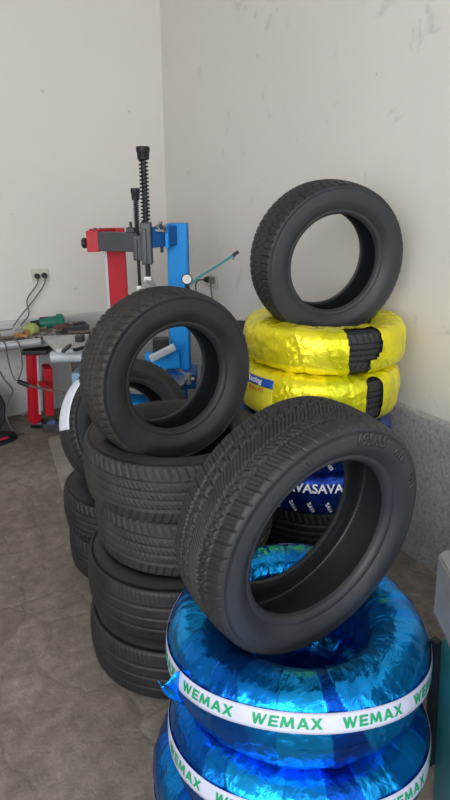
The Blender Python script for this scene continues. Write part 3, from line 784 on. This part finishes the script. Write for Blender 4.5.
# inflator gauge hung on the blue column, with its teal hose
gc = P(187, 279.5, 3.40)
gauge = thing('inflator_gauge', gc, 'round white pressure gauge hung on the blue column with a teal hose', 'gauge')
fd = -(HD + UP * -0.25).normalized()
bm = bmesh.new(); lathe(bm, [(0.026, -0.024), (0.031, -0.016), (0.031, 0.010), (0.027, 0.013)], gc, fd, 28); obj('bezel', bm, M['black_plastic'], gauge, True, angle=40)
bm = bmesh.new(); lathe(bm, [(0.0255, 0.012), (0.0255, 0.0142)], gc, fd, 28); dl = obj('dial', bm, M['dial'], gauge)
bm = bmesh.new(); bar(bm, gc + fd * 0.0155, gc + fd * 0.0155 + (RT * 0.6 + UP).normalized() * 0.017, 0.002, 0.002); obj('needle', bm, M['ink_red'], dl)
bm = bmesh.new(); cyl(bm, gc - UP * 0.028, gc - UP * 0.075, 0.012, None, 12); bx(bm, gc - UP * 0.06 - fd * 0.02, (0.03, 0.05, 0.03), RH, 0.004); obj('handle', bm, M['black_plastic'], gauge)
h0 = gc - UP * 0.035 + RT * 0.006; h1 = P(233, 255.5, 3.28)
obj('hose', T([h0, P(200, 276.5, 3.37), P(217, 266, 3.33), h1], 0.0062, 10, 8), M['teal_hose'], gauge, True)
bm = bmesh.new(); bar(bm, h1, P(238.5, 251.5, 3.27), 0.016, 0.018, 0.004); bar(bm, P(236, 254, 3.27), P(233, 259.5, 3.27), 0.007, 0.006, 0.001); obj('chuck', bm, M['black_steel'], gauge)

# ------------------------------------------------------------------ sockets and cables
def wall_pt(px, py):
    d = P(px, py, 1.0) - Vector((0, 0, CAMH)); return Vector((0, 0, CAMH)) + d * (YB / d.y)
def wall_pt_r(px, py, x=XR):
    d = P(px, py, 1.0) - Vector((0, 0, CAMH)); return Vector((0, 0, CAMH)) + d * (x / d.x)
k = wall_pt(40, 275)
so = thing('wall_socket', (k.x, YB, k.z), 'double ivory socket on the back wall with two black plugs', 'socket')
obj('socket_plate', B((k.x, YB - 0.005, k.z), (0.118, 0.010, 0.088), 0, 0.003), M['socket'], so)
for dx, dz_ in ((-0.024, -0.005), (0.026, -0.003)):
    bm = bmesh.new(); lathe(bm, [(0.020, 0), (0.020, 0.006), (0.017, 0.022), (0.009, 0.028)], (k.x + dx, YB - 0.009, k.z + dz_), (0, -1, 0), 18)
    pg = thing('power_plug', (k.x + dx, YB - 0.009, k.z + dz_), 'left black plug in the back wall socket, its cable running to the bench' if dx < 0 else 'right black plug in the back wall socket, its cable running to the bench', 'plug')
    obj('plug_body', bm, M['black_plastic'], pg, True, angle=40)
    e_ = -0.05 if dx < 0 else 0
    pts = [(k.x + dx, YB - 0.034, k.z + dz_), (k.x + dx - 0.012, YB - 0.040, k.z - 0.06), (k.x + dx - 0.09, YB - 0.04, k.z - 0.16), (k.x - 0.17 - e_, YB - 0.07, k.z - 0.26), (k.x - 0.25 - e_, YB - 0.16, k.z - 0.315)]
    obj('cable', T(pts, 0.0042, 8, 8), M['cable'], pg, True)
k2 = wall_pt_r(212.5, 281)
so2 = thing('wall_socket', (XR, k2.y, k2.z), 'ivory socket on the right wall beside the blue machine', 'socket')
obj('socket_plate', B((XR - 0.005, k2.y, k2.z), (0.010, 0.150, 0.088), 0, 0.003), M['socket'], so2)
bm = bmesh.new(); lathe(bm, [(0.022, 0), (0.022, 0.012), (0.016, 0.035), (0.009, 0.042)], (XR - 0.009, k2.y + 0.03, k2.z + 0.008), (-1, 0, 0), 18)
pg = thing('power_plug', (XR - 0.009, k2.y + 0.03, k2.z + 0.008), 'black plug in the right wall socket with a drooping grey cable', 'plug')
obj('plug_body', bm, M['black_plastic'], pg, True, angle=40)
obj('cable', T([(XR - 0.05, k2.y + 0.03, k2.z + 0.008), (XR - 0.075, k2.y + 0.07, k2.z + 0.0), (XR - 0.07, k2.y + 0.12, k2.z - 0.05), (XR - 0.05, k2.y + 0.13, k2.z - 0.2), (XR - 0.04, k2.y + 0.12, k2.z - 0.40)], 0.0055, 8, 8), M['cable'], pg, True)
pg = thing('power_plug', (XR - 0.009, k2.y - 0.035, k2.z + 0.012), 'grey plug in the right wall socket, cable hanging straight down', 'plug')
bm = bmesh.new(); bx(bm, (XR - 0.024, k2.y - 0.035, k2.z + 0.012), (0.032, 0.035, 0.045), 0, 0.006); obj('plug_body', bm, M['toolgrey'], pg)
obj('cable', T([(XR - 0.032, k2.y - 0.035, k2.z - 0.008), (XR - 0.034, k2.y - 0.045, k2.z - 0.06), (XR - 0.03, k2.y - 0.06, k2.z - 0.16), (XR - 0.028, k2.y - 0.06, k2.z - 0.45)], 0.0045, 8, 8), M['cable'], pg, True)

# ------------------------------------------------------------------ workbench along the back wall
bz = 0.655
bench = thing('workbench', (0.60, 4.18, 0), 'grimy steel workbench along the back wall, heaped with tools', 'workbench')
obj('bench_top', B((0.42, 4.175, bz - 0.02), (1.45, 0.48, 0.04), 0, 0.004), M['benchtop'], bench)
obj('front_rail', CY((-0.30, 3.915, 0.655), P(38, 342, 3.74 + 0.08).lerp(Vector((0.76, 3.915, 0.655)), 1.0), 0.026, None, 20), M['silver'], bench, True, angle=40)
for x_ in (-0.24, 1.08):
    for y_ in (4.00, 4.36): obj('leg', B((x_, y_, (bz - 0.04) / 2), (0.045, 0.045, bz - 0.04), 0, 0.003), M['benchtop'], bench)
obj('rail_bracket', B((-0.1, 3.935, 0.640), (0.05, 0.06, 0.05), 0, 0.004), M['benchtop'], bench)

def at_y(px, py, y):
    d = P(px, py, 1.0) - Vector((0, 0, CAMH)); return Vector((0, 0, CAMH)) + d * (y / d.y)
# green power tool
a_ = at_y(42, 321, 4.22); b_ = at_y(62, 318, 4.22); zt_ = bz + 0.056
gr = thing('angle_grinder', ((a_.x + b_.x) / 2, 4.22, bz), 'dark green power tool lying at the back of the bench', 'power tool')
bm = bmesh.new(); d_ = Vector((1, -0.1, 0.0)).normalized(); o_ = Vector((a_.x, 4.22, zt_))
L_ = b_.x - a_.x
lathe(bm, [(0.030, -0.02), (0.038, 0.0), (0.041, 0.05), (0.044, L_ * 0.70), (0.056, L_ * 0.74), (0.056, L_ * 0.98), (0.042, L_ * 1.06)], o_, d_, 24)
obj('body', bm, M['tealgreen'], gr, True, angle=40)
bm = bmesh.new(); cyl(bm, o_ - d_ * 0.02, o_ - d_ * 0.08, 0.026, 0.020, 18); bx(bm, o_ + d_ * 0.02 + UP * 0.034, (0.07, 0.028, 0.014), 0, 0.004); obj('gear_head', bm, M['black_steel'], gr, True, angle=40)
# lime cloth
def lump(name, c, size, seed, mat, label, cat, amp=0.35, sub=3):
    bm = bmesh.new(); bmesh.ops.create_icosphere(bm, subdivisions=sub, radius=1.0)
    for v_ in bm.verts:
        n_ = v_.co.normalized(); v_.co = n_ * (1 + amp * noise.fractal(n_ * 1.9 + Vector((seed, seed * 2, 0)), 0.8, 2, 3))
        v_.co = Vector((v_.co.x * size[0], v_.co.y * size[1], max(v_.co.z, -0.75) * size[2])) 
    zmin = min(v_.co.z for v_ in bm.verts)
    bmesh.ops.translate(bm, verts=bm.verts, vec=Vector(c) - Vector((0, 0, zmin)))
    return tag(obj(name, bm, mat, None, True), label, cat)
q = at_y(33, 321, 4.16); lump('glove', (q.x - 0.02, 4.14, bz), (0.052, 0.055, 0.045), 3, M['lime'], 'crumpled lime green work glove on the bench', 'glove')
q = at_y(21, 325, 4.08)
oc = thing('spring_clamp', (q.x, 4.08, bz), 'small orange clamp lying on the bench edge', 'clamp')
bm = bmesh.new(); bar(bm, (q.x - 0.05, 4.06, bz + 0.02), (q.x + 0.045, 4.09, bz + 0.03), 0.03, 0.035, 0.006); bar(bm, (q.x - 0.02, 4.06, bz + 0.02), (q.x + 0.03, 4.03, bz + 0.014), 0.02, 0.024, 0.005); obj('body', bm, M['orange'], oc)
bm = bmesh.new(); cyl(bm, (q.x + 0.005, 4.06, bz + 0.036), (q.x + 0.005, 4.09, bz + 0.05), 0.012, None, 12); obj('pivot', bm, M['steel'], oc)
# tools and offcuts heaped on the bench
def spanner(a, b_, wd, label, mat, name='spanner'):
    a = Vector(a); b_ = Vector(b_); d = (b_ - a); L = d.length; R_ = dir_rot(d)
    bm = bmesh.new(); bx(bm, (0, 0, 0), (L * 0.86, wd * 0.5, wd * 0.3), 0, wd * 0.08)
    lathe(bm, [(wd * 0.48, -wd * 0.2), (wd * 0.62, -wd * 0.15), (wd * 0.62, wd * 0.15), (wd * 0.48, wd * 0.2)], (L * 0.43, 0, 0), UP, 14)
    for s_ in (-1, 1): bx(bm, (-L * 0.45, s_ * wd * 0.36, 0), (wd * 0.9, wd * 0.3, wd * 0.36), s_ * 0.35, wd * 0.06)
    bx(bm, (-L * 0.40, 0, 0), (wd * 0.5, wd * 0.9, wd * 0.36), 0, wd * 0.06)
    bmesh.ops.transform(bm, matrix=Matrix.Translation((a + b_) / 2) @ R_.to_4x4(), verts=bm.verts)
    return tag(obj(name, bm, mat), label, 'tool', 'hand tools heaped on the bench')
def rod(a, b_, r, label, mat, name, seg=12):
    bm = bmesh.new(); cyl(bm, a, b_, r, None, seg); d = (Vector(b_) - Vector(a)).normalized(); cyl(bm, a, Vector(a) + d * r * 2.4, r * 1.5, None, 6)
    return tag(obj(name, bm, mat), label, 'tool', 'hand tools heaped on the bench')
spanner((0.70, 4.00, bz + 0.012), (0.98, 4.10, bz + 0.012), 0.05, 'long grey spanner lying at the right front of the bench', M['toolgrey'])
spanner((0.88, 4.06, bz + 0.034), (1.10, 4.14, bz + 0.066), 0.038, 'pale spanner slanting up over the heap right of the green tool', M['steel'])
spanner((0.56, 3.98, bz + 0.010), (0.72, 4.06, bz + 0.010), 0.036, 'dark spanner on the bench below the orange clamp', M['rust'])
spanner((0.74, 4.11, bz + 0.012), (0.93, 4.04, bz + 0.034), 0.04, 'rust brown spanner crossing the middle of the heap', M['rust'])
rod((0.50, 4.10, bz + 0.010), (0.78, 4.02, bz + 0.012), 0.010, 'thin dark bar lying along the left front of the bench', M['rust'], 'pry_bar')
rod((0.66, 4.13, bz + 0.012), (0.86, 4.17, bz + 0.032), 0.012, 'grey bar lying in front of the green tool', M['toolgrey'], 'pry_bar')
rod((0.97, 4.02, bz + 0.012), (1.12, 3.99, bz + 0.014), 0.013, 'dark brown bar at the right end of the heap', M['rust'], 'pry_bar')
bm = bmesh.new(); bx(bm, (0.93, 4.07, bz + 0.05), (0.085, 0.05, 0.028), 0.4, 0.006); bar(bm, (0.93, 4.07, bz + 0.05), (1.0, 4.09, bz + 0.055), 0.022, 0.02, 0.004); tag(obj('pliers', bm, simple('dull_red_grip', (0.13, 0.06, 0.055), 0.6, 0, 0.2, 20)), 'dull brownish red gripped tool on top of the heap', 'tool', 'hand tools heaped on the bench')
for i_, (x_, y_, l_, w_, t_, r_, mk, lab) in enumerate((
        (0.86, 4.02, 0.12, 0.07, 0.018, 0.5, 'toolgrey', 'flat grey steel offcut at the middle front of the bench'),
        (1.03, 4.10, 0.20, 0.09, 0.05, -0.1, 'gun', 'dark grey steel bracket at the right end of the bench'),
        (0.64, 4.20, 0.16, 0.05, 0.030, 0.15, 'greyplate', 'pale grey plastic strip behind the lime glove'),
        (0.79, 4.00, 0.07, 0.05, 0.022, 0.2, 'steel', 'small bright steel block at the front of the heap'))):
    bm = bmesh.new(); bx(bm, (x_, y_, bz + t_ / 2), (l_, w_, t_), r_, 0.004); bx(bm, (x_ + l_ * 0.2, y_, bz + t_ + 0.008), (l_ * 0.4, w_ * 0.5, 0.018), r_ + 0.3, 0.004)
    tag(obj('steel_offcut', bm, M[mk]), lab, 'offcut', 'steel offcuts on the bench')
tag(obj('air_hose', T([(1.12, 4.05, bz + 0.008), (1.08, 4.22, bz + 0.010), (1.02, 4.33, bz + 0.012), (0.90, 4.36, bz + 0.012), (0.78, 4.33, bz + 0.010), (0.70, 4.30, bz + 0.010)], 0.009, 10, 8), M['black_plastic'], None, True), 'black hose curled at the back of the bench', 'hose')
tag(obj('power_cable', T([(0.42, 3.93, bz + 0.030), (0.45, 3.885, bz + 0.02), (0.46, 3.87, bz - 0.06), (0.50, 3.88, 0.46), (0.55, 3.90, 0.36), (0.52, 3.95, 0.28), (0.50, 3.96, 0.16), (0.54, 3.97, 0.03), (0.60, 4.0, 0.008)], 0.0055, 8, 8), M['cable'], None, True), 'grey cable hanging in a loop over the silver bench rail', 'cable')
tag(obj('power_cable', T([(0.60, 3.93, bz + 0.030), (0.62, 3.882, bz + 0.015), (0.625, 3.872, 0.58), (0.62, 3.88, 0.50), (0.585, 3.90, 0.42), (0.56, 3.92, 0.47), (0.545, 3.90, 0.58), (0.54, 3.885, bz + 0.01), (0.53, 3.93, bz + 0.032)], 0.0042, 8, 8), M['cable'], None, True), 'thin cable drooping in a short loop below the bench rail', 'cable')

# red jack stood on end, with its lever
jb = atz(40, 428, 0.0)
jk = thing('floor_jack', (jb.x, jb.y, 0), 'narrow red floor jack stood on end under the bench with a black-gripped lever', 'jack')
jt = P(37, 352, 3.86)
ax = Vector((jt.x - jb.x, jt.y - jb.y, jt.z)).normalized()
def along(t, dx=0.0, dy=0.0): return Vector((jb.x, jb.y, 0)) + ax * t + RT * dx - HD * dy
Lj = jt.z / ax.z
bm = bmesh.new()
bar(bm, along(0.05, -0.036, 0.0), along(Lj, -0.030, 0.0), 0.062, 0.08, 0.008)
obj('side_frame', bm, M['red'], jk)
bm = bmesh.new(); bar(bm, along(0.10, 0.050, -0.05), along(Lj - 0.12, 0.045, -0.06), 0.055, 0.10, 0.008); obj('side_frame', bm, M['red_worn'], jk)
bm = bmesh.new(); bar(bm, along(0.12, 0.010, 0.02), along(Lj - 0.02, 0.008, 0.02), 0.012, 0.02, 0.002); obj('edge_strip', bm, M['palegrey'], jk)
bm = bmesh.new(); bx(bm, along(Lj + 0.012), (0.17, 0.14, 0.03), RH, 0.008); obj('saddle', bm, M['black_plastic'], jk)
bm = bmesh.new(); c_ = along(0.036, -0.02); cyl(bm, c_ - RT * 0.035, c_ + RT * 0.045, 0.034, None, 20); obj('roller', bm, M['black_steel'], jk, True, angle=40)
bm = bmesh.new(); cyl(bm, P(28, 385.5, 3.72), P(64, 393, 3.66), 0.0085, None, 12); lv = obj('lever', bm, M['rust'], jk, True, angle=40)
bm = bmesh.new(); lathe(bm, [(0.010, 0), (0.016, 0.006), (0.016, 0.062), (0.012, 0.075)], P(29, 385.7, 3.72), P(17, 381, 3.72) - P(29, 385.7, 3.72), 14); tag(obj('lever_grip', bm, M['black_plastic'], lv, True, angle=40), 'black grip')
bm = bmesh.new(); bar(bm, along(0.36, 0.02, 0.02), P(52, 390.6, 3.68), 0.03, 0.03, 0.004); obj('lever_socket', bm, M['red_worn'], jk)

# small things on the floor at the left
def base_lump(c, r): return None
wh = thing('spare_tyre', (0.40, 4.12, 0.0), 'black tyre on a spoked rim under the bench at the left edge', 'tyre')
wc = Vector((0.33, 4.10, 0.185)); wn_ = Vector((0.25, -0.95, 0.18)).normalized()
bm = bmesh.new(); 
x_, y_, z_ = frame_at(wn_)
prof = [(0.150, -0.07), (0.180, -0.072), (0.185, -0.062), (0.182, 0.055), (0.178, 0.072), (0.160, 0.074), (0.152, 0.066), (0.146, 0.0), (0.146, -0.06), (0.150, -0.07)]
rings = [[bm.verts.new(wc + z_ * h + (x_ * cos(2 * pi * i / 48) + y_ * sin(2 * pi * i / 48)) * r) for i in range(48)] for r, h in prof]
for a, b_ in zip(rings, rings[1:]):
    for i in range(48): bm.faces.new((a[i], a[(i + 1) % 48], b_[(i + 1) % 48], b_[i]))
obj('tyre_ring', bm, M['rub_new'], wh, True, angle=50)
bm = bmesh.new(); rings = [[bm.verts.new(wc + z_ * h + (x_ * cos(2 * pi * i / 48) + y_ * sin(2 * pi * i / 48)) * r) for i in range(48)] for r, h in [(0.150, 0.060), (0.150, 0.070), (0.136, 0.072), (0.130, 0.060), (0.128, -0.03), (0.148, -0.05), (0.150, 0.060)]]
for a, b_ in zip(rings, rings[1:]):
    for i in range(48): bm.faces.new((a[i], a[(i + 1) % 48], b_[(i + 1) % 48], b_[i]))
obj('rim', bm, M['gun'], wh, True, angle=40)
bm = bmesh.new()
for t_ in range(5):
    a_ = 2 * pi * t_ / 5; dv = x_ * cos(a_) + y_ * sin(a_); bar(bm, wc + dv * 0.03, wc + dv * 0.137, 0.03, 0.022, 0.004)
cyl(bm, wc - z_ * 0.02, wc + z_ * 0.02, 0.045, None, 24); obj('spokes', bm, M['gun'], wh)

q = atz(2, 443, 0.0)
sh_ = thing('shoe', (q.x, q.y, 0), 'black shoe with a red side lying on the floor at the left edge', 'shoe')
bm = bmesh.new(); bmesh.ops.create_icosphere(bm, subdivisions=3, radius=1.0)
for v_ in bm.verts:
    t = v_.co.x; hgt = 0.045 + 0.03 * max(0, -t); v_.co = Vector((t * 0.135, v_.co.y * (0.044 + 0.008 * t), max(v_.co.z, -0.45) * hgt + 0.0205 + 0.012 * max(0, -t)))
rs = Matrix.Translation((q.x - 0.03, q.y, 0.015)) @ Matrix.Rotation(radians(15), 4, 'Z'); bmesh.ops.transform(bm, matrix=rs, verts=bm.verts)
obj('upper', bm, M['black_plastic'], sh_, True)
bm = bmesh.new(); lathe(bm, [(1.0, 0), (1.03, 0.4), (1.0, 1.0)], (0, 0, 0), UP, 32)
bmesh.ops.scale(bm, vec=(0.138, 0.048, 0.018), verts=bm.verts); bmesh.ops.transform(bm, matrix=Matrix.Translation((q.x - 0.03, q.y, 0.0)) @ Matrix.Rotation(radians(15), 4, 'Z'), verts=bm.verts)
obj('sole', bm, M['black_plastic'], sh_, True, angle=40)
bm = bmesh.new(); bx(bm, (0, -0.043, 0.028), (0.12, 0.006, 0.014), 0, 0.002); bmesh.ops.transform(bm, matrix=rs, verts=bm.verts); obj('side_panel', bm, M['red_worn'], sh_)

# low things around the jack
q = atz(25, 411, 0.0)
for i_, (px_, py_, lab) in enumerate(((23, 411, 'bright metal offcut on the floor left of the red jack, farther one'), (27, 414, 'bright metal offcut on the floor left of the red jack, nearer one'))):
    p_ = atz(px_, py_, 0.0); bm = bmesh.new(); bx(bm, (p_.x, p_.y, 0.010), (0.09, 0.028, 0.02), 0.15 + 0.3 * i_, 0.005); bx(bm, (p_.x + 0.02, p_.y + 0.004, 0.024), (0.035, 0.022, 0.010), 0.15, 0.003)
    tag(obj('metal_offcut', bm, M['alu']), lab, 'offcut')
p_ = atz(33, 404, 0.0); bm = bmesh.new(); bar(bm, (p_.x - 0.09, p_.y + 0.05, 0.05), (p_.x + 0.06, p_.y + 0.09, 0.20), 0.07, 0.05, 0.018); bx(bm, (p_.x - 0.085, p_.y + 0.05, 0.025), (0.10, 0.08, 0.05), RH, 0.012)
tag(obj('jack_pedal', bm, M['black_plastic']), 'dark lump with a raised arm on the floor behind the red jack', 'pedal')
p_ = atz(56, 431, 0.0)
bx_ = thing('parts_tray', (p_.x, p_.y, 0), 'low dark tray with blue rags on the floor right of the red jack', 'tray')
bm = bmesh.new(); bx(bm, (p_.x + 0.03, p_.y + 0.02, 0.012), (0.20, 0.12, 0.024), RH, 0.004)
for s_ in (-1, 1):
    o2 = Vector((p_.x + 0.03, p_.y + 0.02, 0.035)) + RT * (0.096 * s_); bx(bm, o2, (0.008, 0.12, 0.05), RH, 0.002)
    o2 = Vector((p_.x + 0.03, p_.y + 0.02, 0.035)) + HD * (0.056 * s_); bx(bm, o2, (0.20, 0.008, 0.05), RH, 0.002)
obj('pan', bm, M['gun'], bx_)
for i_ in range(2):
    q = Vector((p_.x + 0.03, p_.y + 0.02, 0.024)) + RT * (-0.045 + 0.09 * i_)
    lump('rag', q, (0.042, 0.035, 0.026), 11 + i_, simple('faded_violet_cloth', (0.10, 0.11, 0.26), 0.9, 0, 0.3, 30), ('left' if i_ == 0 else 'right') + ' violet blue rag crumpled in the dark tray by the red jack', 'rag')

# low concrete strip beside the rear stack
bm = bmesh.new(); a_, b_ = atz(48, 437, 0.03), atz(62, 487, 0.03)
prism(bm, [(a_.x, a_.y), (b_.x, b_.y), (b_.x + 0.5, b_.y + 0.22), (a_.x + 0.62, a_.y + 0.02)], 0.0, 0.03)
bmesh.ops.bevel(bm, geom=list(bm.edges), offset=0.006, segments=2, affect='EDGES')
o = obj('trim_3', bm, M['kerb']); struct(o)

# ------------------------------------------------------------------ teal machine at the right edge
mc = thing('machine_cabinet', atz(470, 800, 0.0), 'teal cabinet with a grey chamfered hood at the right edge', 'machine')
def hexa(bm, base, top, wx, dy, wx2=None, dy2=None):
    """a sheet-metal body that narrows or leans: far left corner at base, then at top"""
    wx2 = wx if wx2 is None else wx2; dy2 = dy if dy2 is None else dy2
    lo = [base, base + RT * wx, base + RT * wx - HD * dy, base - HD * dy]; hi = [top, top + RT * wx2, top + RT * wx2 - HD * dy2, top - HD * dy2]
    a = [bm.verts.new(p) for p in lo]; c = [bm.verts.new(p) for p in hi]
    for i in range(4): bm.faces.new((a[i], a[(i + 1) % 4], c[(i + 1) % 4], c[i]))
    bm.faces.new(a[::-1]); bm.faces.new(c)
    bmesh.ops.bevel(bm, geom=list(bm.edges), offset=0.006, segments=2, affect='EDGES')
f0 = atz(432, 800, 0.0); f1 = P(441, 636, 1.19)
bm = bmesh.new(); hexa(bm, f0, f1, 0.50, 0.34, 0.54, 0.34); obj('body', bm, M['teal_sheet'], mc)
q0, q1 = P(432, 612, 1.20), P(434, 549, 1.20)
bm = bmesh.new(); hexa(bm, P(433, 613, 1.20), P(430, 606, 1.205), 0.56, 0.38); obj('hood_skirt', bm, M['hood'], mc)
bm = bmesh.new(); c_ = 0.022; b0, b1_ = P(430, 606, 1.205), P(434.5, 549, 1.205)
poly = []
for z_, b_ in ((0, b0), (1, b1_)):
    poly.append([b_ + RT * c_, b_ + RT * 0.56, b_ + RT * 0.56 - HD * 0.38, b_ + RT * c_ - HD * 0.38, b_ - HD * (0.38 - c_), b_ - HD * c_])
lo = [bm.verts.new(p) for p in poly[0]]; hi = [bm.verts.new(p) for p in poly[1]]
for i in range(6): bm.faces.new((lo[i], lo[(i + 1) % 6], hi[(i + 1) % 6], hi[i]))
bm.faces.new(lo[::-1]); bm.faces.new(hi)
bmesh.ops.bevel(bm, geom=list(bm.edges), offset=0.005, segments=2, affect='EDGES')
obj('hood', bm, M['hood'], mc)
bm = bmesh.new(); bar(bm, f0.lerp(f1, 0.25) - RT * 0.012, f0.lerp(f1, 0.98) - RT * 0.012, 0.02, 0.022, 0.003); obj('dark_edge_strip', bm, M['black_steel'], mc)  # narrow dark strip running up the far left edge of the teal body
